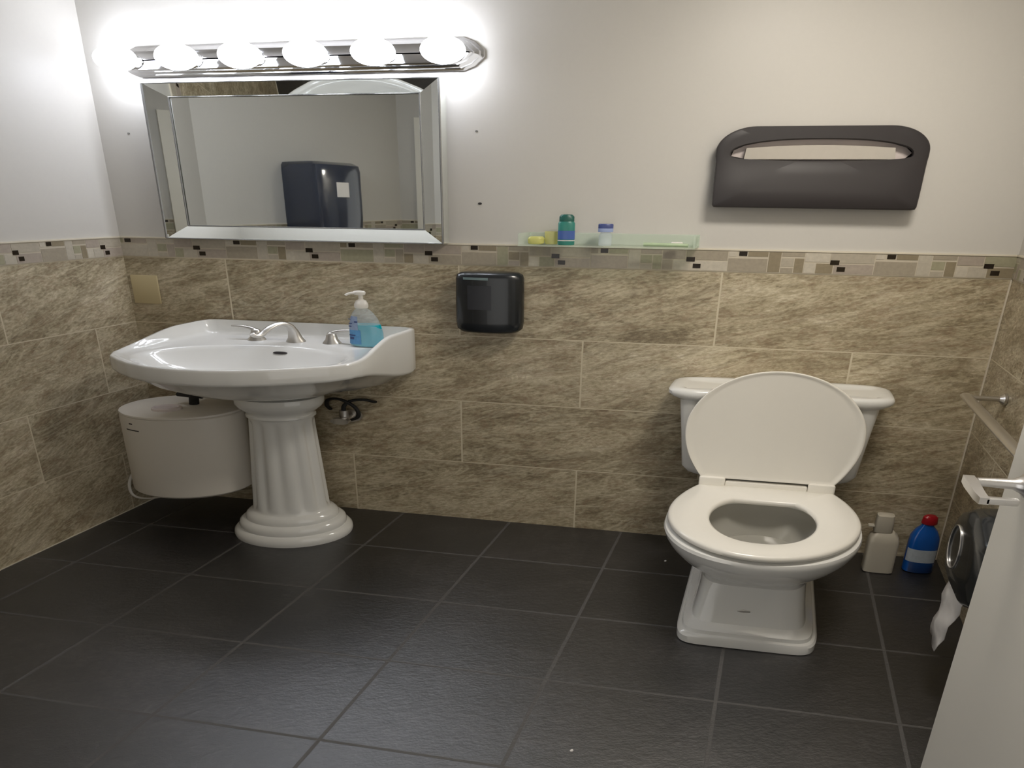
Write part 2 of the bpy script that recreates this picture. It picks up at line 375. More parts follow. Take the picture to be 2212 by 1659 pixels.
# mosaic border: one repeating strip of stone pieces with small dark glass squares
PER = .3078
LAY = [(-.03, .27, .52, 1, 1), (.0, .27, 0, .48, 5), (.27, .55, .0, .66, 2), (.405, .55, .74, 1.0, 4), (.27, .33, .74, 1, 6), (.55, .64, .0, 1, 3), (.64, .73, .3, .72, 7),
       (.64, .80, .78, 1.0, 2), (.73, .80, 0, .72, 4), (.64, .73, 0, .25, 1), (.80, .97, .55, 1, 5), (.80, .88, 0, .5, 6), (.88, 1.0, 0, .5, 3)]
DOTS = [(-.025, .035, .44, .66), (.025, .08, .12, .34), (.345, .40, .78, .98)]
def mosaic(name, P0, P1, u0, phase, trim_to=None):
    """strip on the wall face P0 -> P1 (room on the right), tile coordinate u0 at P0"""
    P0, P1 = Vector(P0), Vector(P1); L = (P1-P0).length; t = (P1-P0)/L; inn = Vector((t.y, -t.x))
    span = trim_to
    bm = BM()
    def slabq(ua, ub, za, zb, dep, mi):
        ua, ub = max(ua, u0), min(ub, u0+span)
        if ub-ua < .002: return
        k = L/span
        a, b = P0+t*((ua-u0)*k), P0+t*((ub-u0)*k)
        lo = [(a.x, a.y), (b.x, b.y)]; hi = [((a+inn*dep).x, (a+inn*dep).y), ((b+inn*dep).x, (b+inn*dep).y)]
        vs = [bm.verts.new((x, y, z)) for z in (za, zb) for x, y in (lo[0], lo[1], hi[1], hi[0])]
        for f in ((0, 3, 2, 1), (4, 5, 6, 7), (1, 2, 6, 5), (2, 3, 7, 6), (3, 0, 4, 7), (0, 1, 5, 4)):
            g = bm.faces.new([vs[i] for i in f]); g.material_index = mi
    slabq(u0, u0+span, ZB+.002, ZT, .003, 0)
    slabq(u0, u0+span, ZT, ZT+.006, .007, 9)
    k = math.floor((u0-phase)/PER)-1; g = .0011
    while phase+k*PER < u0+span:
        b = phase+k*PER; sh = (k*5) % 3
        for x0, x1, z0, z1, mi in LAY:
            mi2 = 1+(mi-1+sh*2+k) % 7 if (k+mi) % 2 else mi
            slabq(b+x0*PER+g, b+x1*PER-g, ZB+.004+z0*(HB-.006)+g, ZB+.004+z1*(HB-.006)-g, .0042, mi2)
        for x0, x1, z0, z1 in DOTS:
            slabq(b+x0*PER, b+x1*PER, ZB+.004+z0*(HB-.006), ZB+.004+z1*(HB-.006), .0056, 8)
        k += 1
    bmesh.ops.recalc_face_normals(bm, faces=bm.faces[:])
    return struct(link_mesh(name, bm, MOS+[M['caulk']], world=True, smooth=None))
mosaic('trim_1', w(0, 0), w(RW, 0), 0, .2163, RW)
mosaic('trim_2', w(0, 1.05), w(0, 0), -1.05, -.388, 1.05)
mosaic('trim_3', w(RW, 0), w(RW, dN), 0, .11, dN)
mosaic('trim_4', E_, S_, 0, .05, 1.2)
mosaic('trim_5', Vector((XD0, YN)), E_, 0, .02, .5)
# light grout bead in the corners and along the floor
bm = BM(); box(bm, RW-.004, RW-.0005, .0005, .006, .002, ZB); struct(link_mesh('trim_6', bm, M['caulk'], smooth=None))
bm = BM(); box(bm, .0005, .003, .004, 1.04, .0005, .004); struct(link_mesh('baseboard_left', bm, M['caulk'], smooth=None))

# ------------------------------------------------------------------ ceiling lamp (over the middle of the room)
cl = thing('ceiling_lamp', 'round white flush ceiling lamp with a flat lit diffuser', 'ceiling lamp', (1.85, 1.0, ZC))
bm = BM(); lathe(bm, 1.85, 1.0, [(.19, ZC-.001), (.19, ZC-.022), (.185, ZC-.026), (.165, ZC-.026)], 48); part('base', fin(bm), M['white_plastic'], cl)
bm = BM(); lathe(bm, 1.85, 1.0, [(.163, ZC-.0265), (.162, ZC-.030), (.155, ZC-.031), (.01, ZC-.031)], 48); part('diffuser', fin(bm), M['ceil_glass'], cl)

# ------------------------------------------------------------------ vanity light
vl = thing('vanity_light', 'chrome wall lamp with six glowing globe bulbs over the mirror', 'wall lamp', (.54, 0, 2.02))
def octo(u0, u1, z0, z1, c):
    return [(u0+c, z0), (u1-c, z0), (u1-c*.45, z0+c*.35), (u1, z0+c), (u1, z1-c), (u1-c*.45, z1-c*.35), (u1-c, z1), (u0+c, z1), (u0+c*.45, z1-c*.35), (u0, z1-c), (u0, z0+c), (u0+c*.45, z0+c*.35)]
bm = BM()
def oring(k, d): return [(u, d, z) for u, z in octo(.1+k, .975-k, 1.966+k, 2.080-k, .045-k*.4)]
loft(bm, [oring(0, .001), oring(0, .012), oring(.006, .014), oring(.008, .022), oring(.016, .026), oring(.018, .034), oring(.024, .037)])
part('backplate', fin(bm), M['chrome'], vl, smooth=20)
for k in range(6):
    u = .145+k*.1535
    bm = BM(); z = 2.018
    def rg(r, d): return [(u+r*math.cos(2*PI*i/32), d, z+r*math.sin(2*PI*i/32)) for i in range(32)]
    loft(bm, [rg(.030, .036), rg(.030, .042), rg(.022, .046), rg(.020, .056)])
    sock = part('socket', fin(bm), M['chrome'], vl)
    bm = BM(); R = .047; cd = .098
    loft(bm, [rg(.016, .052)]+[rg(max(R*math.sin(PI*j/18), .001), cd-R*math.cos(PI*j/18)) for j in range(2, 19)])
    part('globe_bulb', fin(bm), M['bulb'], sock)

# ------------------------------------------------------------------ bevelled mirror
mr = thing('wall_mirror', 'rectangular wall mirror with sloping mirrored frame above the sink', 'mirror', (.51, 0, 1.31))
ou, oz = (.168, .886), (1.316, 1.937); iu, iz = (.213, .830), (1.370, 1.889)
dO, dI = .050, .014
bm = BM(); box(bm, iu[0]-.004, iu[1]+.004, .003, dI-.001, iz[0]-.004, iz[1]+.004, .0008, 1); part('glass', bm, M['mirror'], mr, smooth=20)
cs = [(ou[0], oz[0], iu[0], iz[0]), (ou[1], oz[0], iu[1], iz[0]), (ou[1], oz[1], iu[1], iz[1]), (ou[0], oz[1], iu[0], iz[1])]
for k in range(4):
    a, b = cs[k], cs[(k+1) % 4]
    bm = BM()
    A0, B0 = (a[0], .003, a[1]), (b[0], .003, b[1]); A1, B1 = (a[0], dO, a[1]), (b[0], dO, b[1])
    A2, B2 = (a[2], dI+.002, a[3]), (b[2], dI+.002, b[3]); A3, B3 = (a[2], .006, a[3]), (b[2], .006, b[3])
    loft(bm, [[A0, A1, A2, A3], [B0, B1, B2, B3]])
    fin(bm)
    part('frame_panel', bm, M['mirror'], mr, smooth=10)
bm = BM()
for k in range(4):      # thin silver bead round the glass and the outer rim
    a, b = cs[k], cs[(k+1) % 4]
    tube(bm, [(a[2], dI+.003, a[3]), (b[2], dI+.003, b[3])], .0022, 8)
    tube(bm, [(a[0], dO, a[1]), (b[0], dO, b[1])], .0028, 8)
part('frame_bead', fin(bm), M['mirror_edge'], mr)

# ------------------------------------------------------------------ pedestal sink
SU = .510
sk = thing('pedestal_sink', 'white ceramic pedestal sink with fluted column below the mirror', 'sink', (SU, .22, 0))
half = [(0, .003), (.20, .003), (.262, .004), (.284, .014), (.291, .05), (.290, .12), (.289, .20), (.293, .28), (.296, .335), (.296, .375), (.288, .415), (.262, .455), (.215, .492), (.16, .527), (.10, .553), (.04, .566), (0, .568)]
half = [(x, y if y < .375 else .375+(y-.375)*1.17) for x, y in half]
full = half+[(-x, y) for x, y in half[-2:0:-1]]
def polar(poly, c, n):
    out = []
    for i in range(n):
        t = 2*PI*i/n+1e-4; dx, dy = math.cos(t), math.sin(t); best = None
        for k in range(len(poly)):
            (x1, y1), (x2, y2) = poly[k], poly[(k+1) % len(poly)]
            x1 -= c[0]; y1 -= c[1]; x2 -= c[0]; y2 -= c[1]
            ex, ey = x2-x1, y2-y1; den = dx*ey-dy*ex
            if abs(den) < 1e-12: continue
            r = (x1*ey-y1*ex)/den; s = (x1*dy-y1*dx)/den
            if r > 0 and -1e-6 <= s <= 1+1e-6: best = r if best is None else max(best, r)
        out.append((c[0]+dx*best, c[1]+dy*best))
    return out
NS = 144; CD = .30
outl = polar(full, (0, CD), NS)
zr = lambda d: .894+.054*(1-smoothstep(.15, .42, d))
zbt = lambda d: .828-.080*(1-smoothstep(.05, .42, d))
DECK = .884
def sring(k, zf, kc=CD):
    return [(SU+x*k, CD+(y-CD)*k, zf(y) if callable(zf) else zf) for x, y in outl]
def circ(r, cd, z, b=None): return [(SU+r*math.cos(2*PI*i/NS+1e-4), cd+(b or r)*math.sin(2*PI*i/NS+1e-4), z) for i in range(NS)]
def lerp_ring(A, B, t, dz=0): return [tuple(a[i]*(1-t)+b[i]*t+(dz if i == 2 else 0) for i in range(3)) for a, b in zip(A, B)]
bot = circ(.085, .225, .672)
R4 = sring(.93, lambda y: zbt(y)-.004)
bas = circ(.241, .372, DECK-.004, .185)
R8 = sring(.968, zr); R9 = sring(.945, lambda y: min(zr(y)-.004, DECK+.25*(zr(y)-DECK)))
R9b = sring(.915, lambda y: DECK)
def clampdeck(R):   # keep the flat deck outside the basin edge
    out = []
    for p, q in zip(R, bas):
        rp = math.hypot(p[0]-SU, p[1]-.357); rq = math.hypot(q[0]-SU, q[1]-.357)
        out.append(p)
    return out
rings = [bot, lerp_ring(bot, R4, .25, -.012), lerp_ring(bot, R4, .55, -.026), lerp_ring(bot, R4, .82, -.022), R4,
         sring(.975, lambda y: zbt(y)), sring(.992, lambda y: zbt(y)+.005), sring(.999, lambda y: zbt(y)+.014), sring(1, lambda y: .5*(zbt(y)+zr(y))), sring(1.0, lambda y: zr(y)-.010), sring(.996, lambda y: zr(y)-.003), sring(.986, zr), R8, R9, R9b,
         circ(.250, .372, DECK, .192), bas, circ(.230, .370, DECK-.018, .174), circ(.212, .367, DECK-.05, .152), circ(.175, .36, DECK-.085, .115), circ(.12, .35, DECK-.11, .078), circ(.05, .34, DECK-.122, .035), circ(.02, .335, DECK-.124, .02)]
bm = BM(); loft(bm, rings); bsn = part('basin', fin(bm), M['ceramic'], sk, smooth=60)
bm = BM()
prof = [(.150, 0), (.152, .012), (.150, .028), (.143, .040), (.136, .045), (.137, .055), (.134, .072), (.126, .082), (.118, .086), (.118, .096), (.115, .108), (.108, .118), (.101, .124)]
rs = [ring(SU+.004, .22, z, r, r, 96) for r, z in prof]
def flute(r, z, amp):
    out = []
    for i in range(96):
        t = 2*PI*i/96; rr = r-amp*(.5-.5*math.cos(12*t))**1.5
        out.append((SU+.004+rr*math.cos(t), .22+rr*math.sin(t), z))
    return out
for z, am in ((.130, 0), (.142, .2), (.158, 1), (.3, 1), (.45, 1), (.545, 1), (.562, .2), (.572, 0)):
    r = .097-.018*(z-.13)/.44
    rs.append(flute(r, z, .0075*am))
for r, z in [(.080, .578), (.085, .581), (.085, .588), (.081, .592), (.082, .600), (.092, .612), (.103, .628), (.108, .642), (.108, .662), (.104, .672), (.06, .676)]:
    rs.append(ring(SU+.004, .22, z, r, r, 96))
loft(bm, rs); part('pedestal', fin(bm), M['ceramic'], sk, smooth=50)
bm = BM()
fu, fd = SU+.008, .108
loft(bm, [ring(fu, fd, DECK-.001, .024, .026, 24), ring(fu, fd, DECK+.006, .023, .025, 24), ring(fu, fd+.002, DECK+.02, .017, .02, 24), ring(fu, fd+.006, DECK+.045, .013, .016, 24), ring(fu, fd+.012, DECK+.062, .010, .012, 24)])
tube(bm, [(fu, fd+.008, DECK+.045), (fu-.004, fd+.016, DECK+.075), (fu-.014, fd+.045, DECK+.092), (fu-.024, fd+.085, DECK+.076), (fu-.031, fd+.11, DECK+.052), (fu-.037, fd+.128, DECK+.05), (fu-.042, fd+.136, DECK+.062)], [.012, .008], 14, smooth=3)
part('spout', fin(bm), M['brushed'], sk, 'curved brushed metal spout', smooth=60)
for s, hu in ((-1, SU-.098), (1, SU+.104)):
    bm = BM()
    loft(bm, [ring(hu, fd, DECK-.001, .023, .025, 24), ring(hu, fd, DECK+.005, .022, .024, 24), ring(hu, fd, DECK+.018, .015, .018, 24), ring(hu, fd, DECK+.036, .0125, .015, 24), ring(hu, fd, DECK+.046, .010, .012, 24), ring(hu, fd, DECK+.051, .004, .005, 24)])
    tube(bm, [(hu, fd, DECK+.042), (hu+s*.012, fd, DECK+.052), (hu+s*.035, fd+.002, DECK+.060), (hu+s*.062, fd+.004, DECK+.060)], [.010, .0045], 12, smooth=2)
    part('faucet_handle', fin(bm), M['brushed'], sk, 'brushed metal lever handle', smooth=60)
# overflow slot and drain
bm = BM()
sl = lambda k, dd: [(SU+.012+.019*k*math.copysign(abs(math.cos(2*PI*i/24))**.7, math.cos(2*PI*i/24)), .2035+dd+.0035*k*math.sin(2*PI*i/24), DECK-.027-.005*k*math.sin(2*PI*i/24)) for i in range(24)]
loft(bm, [sl(1, 0), sl(.95, .0015)]); part('overflow_slot', fin(bm), M['ink'], bsn, 'dark oval overflow slot')
bm = BM(); lathe(bm, SU, .335, [(.022, DECK-.1235), (.022, DECK-.120), (.015, DECK-.119), (.004, DECK-.120)], 24); part('drain', fin(bm), M['chrome'], bsn)

# ------------------------------------------------------------------ soap bottle on the sink deck
sb = thing('soap_bottle', 'clear pump bottle half full of blue hand soap on the sink', 'soap bottle', (.716, .130, DECK))
bu, bd = .716, .130
def brs(k=1.0, z1=None):
    pr = [(.034, .0215, 0, 0), (.0405, .026, .005, 0), (.0415, .027, .02, 0), (.0405, .0265, .06, 0), (.038, .025, .09, -.002), (.033, .0225, .12, -.004), (.026, .0185, .143, -.007), (.018, .0145, .158, -.008), (.012, .0115, .166, -.009), (.0115, .0115, .172, -.009)]
    return pr
bm = BM(); loft(bm, [ring(bu+sh, bd, DECK+.0006+z, a, b, 36, 2.3) for a, b, z, sh in brs()]); sbb = part('bottle_body', fin(bm), M['clear'], sb, 'clear plastic body', smooth=60)
bm = BM(); loft(bm, [ring(bu+sh, bd, DECK+.0025+z, a*.985, b*.975, 36, 2.3) for a, b, z, sh in [(.034, .0215, 0, 0), (.0405, .026, .006, 0), (.0415, .027, .02, 0), (.0405, .0265, .06, 0), (.0380, .025, .094, -.002)]])
part('liquid_soap', fin(bm), M['liquid'], sb, 'turquoise liquid soap', smooth=60)
def wrap(bm, prof, t0, t1, n, k, e=2.3, mat=0):
    rows = []
    for a, b, z, sh in prof:
        r = []
        for i in range(n+1):
            t = t0+(t1-t0)*i/n; c, s = math.cos(t), math.sin(t)
            r.append((bu+sh+(a+k)*math.copysign(abs(c)**(2/e), c), bd+(b+k)*math.copysign(abs(s)**(2/e), s), DECK+z))
        rows.append(r)
    for A, B in zip(rows, rows[1:]):
        for i in range(n):
            f = bm.faces.new([bm.verts.new(p) for p in (A[i], A[i+1], B[i+1], B[i])]); f.material_index = mat
bm = BM()
wrap(bm, [(.0415, .027, .014, 0), (.0405, .0265, .06, 0), (.0395, .0258, .075, -.001)], PI*.98, PI*.52, 14, .0008)
wrap(bm, [(.0395, .0258, .075, -.001), (.038, .025, .09, -.002), (.033, .0225, .12, -.004), (.029, .0205, .133, -.0055)], PI*.98, PI*.56, 12, .0008, mat=1)
for z0, z1, t0, t1 in ((.119, .122, .95, .72), (.108, .113, .62, .55), (.101, .104, .85, .68), (.088, .092, .92, .70), (.05, .055, .84, .62), (.035, .045, .80, .66)):
    wrap(bm, [(.0385, .0253, z0, -.003), (.0380, .0250, z1, -.003)] if z0 > .08 else [(.0413, .0268, z0, 0), (.0412, .0267, z1, 0)], PI*t0, PI*t1, 8, .0014, mat=2)
bmesh.ops.remove_doubles(bm, verts=bm.verts[:], dist=1e-5)
part('label_sheet', bm, [M['soap_label'], M['soap_label_top'], M['navy_ink']], sbb, 'blue printed label')
bm = BM(); pu = bu-.009
lathe_p = [(.0155, .166), (.0165, .170), (.0165, .184), (.015, .188), (.012, .198), (.0075, .202), (.0055, .204), (.0055, .222), (.010, .224)]
loft(bm, [ring(pu, bd, DECK+z, r, r, 28) for r, z in lathe_p])
loft(bm, [ring(pu-.002, bd, DECK+.222, .013, .010, 28), ring(pu-.003, bd, DECK+.232, .016, .011, 28), ring(pu-.003, bd, DECK+.238, .013, .009, 28), ring(pu-.003, bd, DECK+.240, .005, .004, 28)])
tube(bm, [(pu-.006, bd+.002, DECK+.231), (pu-.022, bd+.010, DECK+.230), (pu-.032, bd+.016, DECK+.221)], [.006, .0035], 12, smooth=2)
part('pump_head', fin(bm), M['white_plastic'], sb, 'white pump head', smooth=60)

# ------------------------------------------------------------------ small water heater under the sink
hu_, hd_, hr = .222, .186, .156
ht = thing('water_heater', 'small white round water heater hung low under the sink', 'water heater', (hu_, hd_, .18))
bm = BM(); lathe(bm, hu_, hd_, [(.135, .178), (.148, .181), (.155, .190), (.156, .20), (.156, .548), (.1545, .558), (.150, .563)], 72); part('tank', fin(bm), M['white_enamel'], ht, smooth=30)
bm = BM(); lathe(bm, hu_, hd_, [(.153, .5635), (.1555, .567), (.1545, .574), (.148, .578), (.02, .580)], 72); part('top_cover', fin(bm), M['white_enamel'], ht, smooth=30)
bm = BM(); lathe(bm, hu_-.01, hd_+.055, [(.038, .579), (.037, .588), (.030, .591), (.026, .586), (.005, .586)], 40); part('cap', fin(bm), M['tissue'], ht, smooth=30)
bm = BM(); box(bm, hu_-.06, hu_+.06, .001, .05, .24, .52, .004); part('wall_bracket', bm, M['white_enamel'], ht)
def on_cyl(bm, cu, cd, r, t0, t1, z0, z1, n=10, slope=0):
    for i in range(n):
        a, b = t0+(t1-t0)*i/n, t0+(t1-t0)*(i+1)/n; sa, sb_ = slope*i/n, slope*(i+1)/n
        bm.faces.new([bm.verts.new(p) for p in ((cu+r*math.cos(a), cd+r*math.sin(a), z0+sa), (cu+r*math.cos(b), cd+r*math.sin(b), z0+sb_), (cu+r*math.cos(b), cd+r*math.sin(b), z1+sb_), (cu+r*math.cos(a), cd+r*math.sin(a), z1+sa))])
bm = BM(); A0 = math.radians(118); A1 = math.radians(103)
on_cyl(bm, hu_, hd_, hr+.0006, math.radians(120), math.radians(102), .504, .509)
part('maker_mark', bm, M['ink'], ht, 'dark printed line', smooth=None)
bm = BM(); on_cyl(bm, hu_, hd_, hr+.0006, math.radians(114), math.radians(109), .533, .539, 3)
part('printed_dot', bm, M['ink'], ht, 'tiny dark printed mark', smooth=None)
bm = BM()
tube(bm, [(hu_+.02, hd_-.02, .575), (hu_+.022, hd_-.02, .60), (hu_+.03, hd_-.01, .625), (hu_+.045, hd_-.01, .64)], .013, 14, smooth=2)
tube(bm, [(hu_-.02, hd_-.02, .625), (hu_+.05, hd_-.015, .622)], .011, 12)
part('hose_fitting', fin(bm), M['rubber'], ht, 'black hose fitting', smooth=60)
bm = BM()
tube(bm, [(.075, .15, .25), (.03, .17, .22), (.016, .19, .16), (.022, .20, .10), (.045, .20, .078), (.095, .20, .086), (.15, .20, .12), (.18, .19, .182)], .0045, 10, smooth=3)
part('power_cord', fin(bm), M['white_plastic'], ht, 'white looped power cord', smooth=60)

# ------------------------------------------------------------------ stop valves at the wall right of the pedestal
sv = thing('stop_valve', 'dark metal water valve with braided hoses on the wall behind the pedestal', 'valve', (.62, 0, .5))
bm = BM()
tube(bm, [(.605, .0005, .505), (.605, .01, .505)], .03, 24); tube(bm, [(.605, .01, .505), (.605, .07, .505)], .011, 14)
tube(bm, [(.605, .055, .49), (.605, .055, .55)], .012, 14)
vb = part('valve_body', fin(bm), M['brushed'], sv, smooth=50)
bm = BM(); loft(bm, [[(.605+.026*math.cos(2*PI*i/24), d, .505+.015*math.sin(2*PI*i/24)) for i in range(24)] for d in (.07, .088)]); part('valve_handle', fin(bm), M['brushed'], vb)
bm = BM(); tube(bm, [(.605, .055, .55), (.606, .055, .575), (.625, .045, .60), (.66, .03, .60), (.67, .015, .585), (.672, .002, .58)], .006, 10, smooth=3); part('hose', fin(bm), M['rubber'], sv, 'dark flexible hose')
bm = BM(); tube(bm, [(.62, .05, .50), (.648, .055, .52), (.645, .06, .57), (.60, .06, .61), (.56, .05, .60), (.545, .03, .56), (.543, .002, .53)], .006, 10, smooth=3); part('hose', fin(bm), M['rubber'], sv, 'dark flexible hose')

# ------------------------------------------------------------------ toilet
TU = 1.683
to = thing('toilet', 'white two-piece ceramic toilet with its lid raised against the tank', 'toilet', (TU, .38, 0))
bm = BM()
def rr(z, a, d0, d1, e, n=72): return ring(TU, (d0+d1)/2, z, a, (d1-d0)/2, n, e)
rings = [rr(0, .134, .12, .662, 9), rr(.003, .137, .118, .666, 9), rr(.028, .137, .118, .666, 9), rr(.036, .134, .12, .662, 9), rr(.040, .129, .125, .655, 9), rr(.052, .127, .125, .652, 9), rr(.058, .121, .13, .642, 9), rr(.070, .113, .135, .628, 8),
         rr(.12, .108, .14, .612, 8), rr(.18, .104, .14, .598, 7), rr(.205, .106, .14, .595, 5), rr(.228, .118, .15, .61, 3.4), rr(.26, .142, .165, .648, 2.7), rr(.30, .166, .185, .690, 2.4), rr(.34, .182, .20, .722, 2.25), rr(.37, .189, .21, .738, 2.2), rr(.388, .191, .215, .742, 2.2), rr(.398, .189, .218, .739, 2.2), rr(.401, .180, .228, .728, 2.2)]
inner_r = [rings[-1], rr(.401, .142, .330, .700, 2.1), rr(.385, .140, .325, .700, 2.1)]
loft(bm, rings, cap1=False); loft(bm, inner_r, False, False)
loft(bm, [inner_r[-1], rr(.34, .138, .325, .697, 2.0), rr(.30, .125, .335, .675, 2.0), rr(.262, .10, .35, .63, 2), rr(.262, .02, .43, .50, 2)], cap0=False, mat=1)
part('bowl', fin(bm), [M['ceramic'], M['ceramic_in']], to, smooth=32)
bm = BM()
loft(bm, [ring(TU, .155, z, a, b, 48, 5) for z, a, b in ((.30, .085, .09), (.345, .12, .115), (.375, .135, .125), (.398, .138, .128), (.402, .130, .120))])
part('bowl_deck', fin(bm), M['ceramic'], to, smooth=50)
bm = BM()
loft(bm, [ring(TU, dc, z, a, b, 64, 7) for z, a, b, dc in ((.402, .150, .055, .115), (.425, .182, .074, .112), (.45, .194, .082, .111), (.60, .203, .087, .109), (.744, .213, .091, .108))])
part('tank', fin(bm), M['ceramic'], to, smooth=40)
bm = BM()
loft(bm, [ring(TU, .110, z, a, b, 64, e) for z, a, b, e in ((.744, .216, .094, 7), (.748, .222, .099, 6), (.756, .235, .104, 5), (.765, .240, .107, 5), (.777, .240, .107, 5), (.785, .236, .104, 5), (.789, .228, .098, 5), (.789, .212, .080, 7), (.786, .205, .073, 8), (.782, .200, .068, 9), (.782, .01, .005, 2))])
part('tank_lid', fin(bm), M['ceramic'], to, smooth=40)
def egg_w(s, L=.468, sm=.205, wb=.140, wm=.186):
    if s >= sm: return wm*math.sqrt(max(0, 1-((s-sm)/(L-sm))**2))
    return wm-(wm-wb)*((sm-s)/sm)**2
def egg(n=80, L=.468, off=0.0):
    """closed outline (x,s) of seat and lid"""
    half_ = []
    for i in range(n//2+1):
        t = i/(n//2); s = L*(.5-.5*math.cos(PI*t)); half_.append((egg_w(s, L), s))
    pts = half_+[(-x, s) for x, s in half_[::-1]]
    c = (0, L*.45); out = []
    for x, s in pts:
        dx, ds = x-c[0], s-c[1]; l = math.hypot(dx, ds); k = (l-off)/l; out.append((c[0]+dx*k, c[1]+ds*k))
    # drop doubled tip points
    res = []
    for p in out:
        if not res or math.hypot(p[0]-res[-1][0], p[1]-res[-1][1]) > 1e-5: res.append(p)
    return res
bm = BM()
so = egg(); n_ = len(so)
s0 = .274
def seat_ring(pts, z): return [(TU+x, s0+s, z) for x, s in pts]
def seat_hole(a, b, z, cd=.508):
    out = []
    c0 = .45*.468+s0
    for x, s in so:
        t = math.atan2((s+s0-cd)/1.1, x); c, s_ = math.cos(t), math.sin(t)
        wv = a*(1-.10*max(0, s_)); out.append((TU+wv*math.copysign(abs(c)**.86, c), cd+b*math.copysign(abs(s_)**.9, s_), z))
    return out
z0 = .409
loft(bm, [seat_hole(.104, .152, z0), seat_ring(egg(off=.004), z0), seat_ring(so, z0+.004), seat_ring(so, z0+.014), seat_ring(egg(off=.003), z0+.019), seat_ring(egg(off=.010), z0+.022),
          seat_hole(.110, .158, z0+.020), seat_hole(.104, .152, z0+.016), seat_hole(.102, .150, z0+.006), seat_hole(.104, .152, z0)], cap0=False, cap1=False)
part('seat', fin(bm), M['seat'], to, smooth=50)
for su in (-.12, .12):
    for dd in (.40, .62):
        k = .75 if dd > .5 else 1
        bm = BM(); box(bm, TU+su*k-.012, TU+su*k+.012, dd-.01, dd+.01, .4005, .4095, .002); part('seat_bumper', bm, M['seat'], to)
# raised lid, leaning a little back against the tank
bm = BM()
LB, LT = Vector((0, .262, .456)), Vector((0, .222, .890))
ax = (LT-LB).normalized(); nrm = Vector((0, ax.z, -ax.y))     # toward the viewer
Ll = (LT-LB).length
def lid_ring(off, h): return [tuple(Vector((TU+x, 0, 0))+LB+ax*(s*Ll/.468)+nrm*h) for x, s in egg(off=off)]
loft(bm, [lid_ring(.010, 0), lid_ring(.002, .003), lid_ring(0, .008), lid_ring(0, .016), lid_ring(.002, .019), lid_ring(.006, .019), lid_ring(.010, .016), lid_ring(.02, .0145)])
part('lid', fin(bm), M['seat'], to, smooth=50)
for s in (-1, 1):
    bm = BM(); box(bm, TU+s*.115-.028, TU+s*.115+.028, .258, .292, .403, .464, .006); part('hinge', bm, M['seat'], to)
bm = BM(); box(bm, TU-.0865, TU+.0865, .262, .286, .403, .448, .005); part('hinge_bar', bm, M['seat'], to)
bm = BM(); tube(bm, [(TU-.012, .6115, .116), (TU-.012, .6165, .116)], 1, 24)
bm.free(); bm = BM()
loft(bm, [[(TU-.010+.013*k*math.cos(2*PI*i/28), d, .118+.0055*k*math.sin(2*PI*i/28)) for i in range(28)] for k, d in ((1, .605), (1, .6135), (.8, .6142))])
part('maker_mark', fin(bm), M['brushed'], to, 'small oval mark on the base')

# ------------------------------------------------------------------ toilet seat cover dispenser
sc_ = thing('seat_cover_dispenser', 'wide charcoal plastic seat cover dispenser on the wall above the toilet', 'dispenser', (1.69, 0, 1.47))
CU = 1.690
def arc(cx, cz, rx, rz, a0, a1, n): return [(cx+rx*math.cos(math.radians(a0+(a1-a0)*i/n)), cz+rz*math.sin(math.radians(a0+(a1-a0)*i/n))) for i in range(n+1)]
outer = [(CU-.203, 1.474), (CU+.196, 1.470), (CU+.203, 1.474), (CU+.207, 1.640), (CU+.208, 1.655)]+arc(CU+.128, 1.672, .080, .086, 0, 90, 14)+arc(CU-.128, 1.672, .080, .086, 90, 180, 14)+[(CU-.208, 1.655), (CU-.206, 1.640)]
inner = []
for i in range(64):
    t = 2*PI*i/64; c, sn = math.cos(t), math.sin(t)
    inner.append((CU+.178*math.copysign(abs(c)**(2/2.3), c), 1.664+(.051*abs(sn)**(2/2.3) if sn > 0 else -.024*abs(sn)**(2/4.0))))
cc = (CU, 1.668); NP = 220
PO, PI_ = polar(outer, cc, NP), polar(inner, cc, NP)
dz = lambda z: .047+.016*smoothstep(1.66, 1.56, z) if z < 1.66 else .047
def blend(k, A=PO, B=PI_): return [(a[0]*(1-k)+b[0]*k, a[1]*(1-k)+b[1]*k) for a, b in zip(A, B)]
def dep(pts, f): return [(x, f(z), z) for x, z in pts]
dsh = lambda z: .047+.018*(1-smoothstep(1.50, 1.66, z))
shr = lambda k: [(cc[0]+(x-cc[0])*k, cc[1]+(z-cc[1])*k) for x, z in PO]
bm = BM()
loft(bm, [dep(PO, lambda z: .001), dep(PO, lambda z: dsh(z)-.008), dep(shr(.99), lambda z: dsh(z)-.002), dep(shr(.975), dsh), dep(blend(.35, shr(.975)), dsh), dep(blend(.7, shr(.975)), dsh), dep(blend(.97, shr(.975)), dsh), dep(PI_, lambda z: dsh(z)-.004), dep(PI_, lambda z: .012)], cap0=True, cap1=False)
part('housing', fin(bm), M['dark_plastic'], sc_, smooth=40)
bm = BM(); prism(bm, [(x, z) for x, z in PI_][::4], .006, .013); part('paper_pack', fin(bm), M['tissue'], sc_, 'pale paper covers inside the slot', smooth=30)
bm = BM()
pk = [(CU-.150, 1.645), (CU+.146, 1.645), (CU+.143, 1.684)]+[(CU+.143-.29*i/10, 1.684+.010*math.sin(PI*i/10)) for i in range(1, 10)]+[(CU-.147, 1.684)]
prism(bm, pk, .020, .036); part('front_cover', fin(bm), M['tissue_grey'], sc_, 'front folded paper cover', smooth=30)

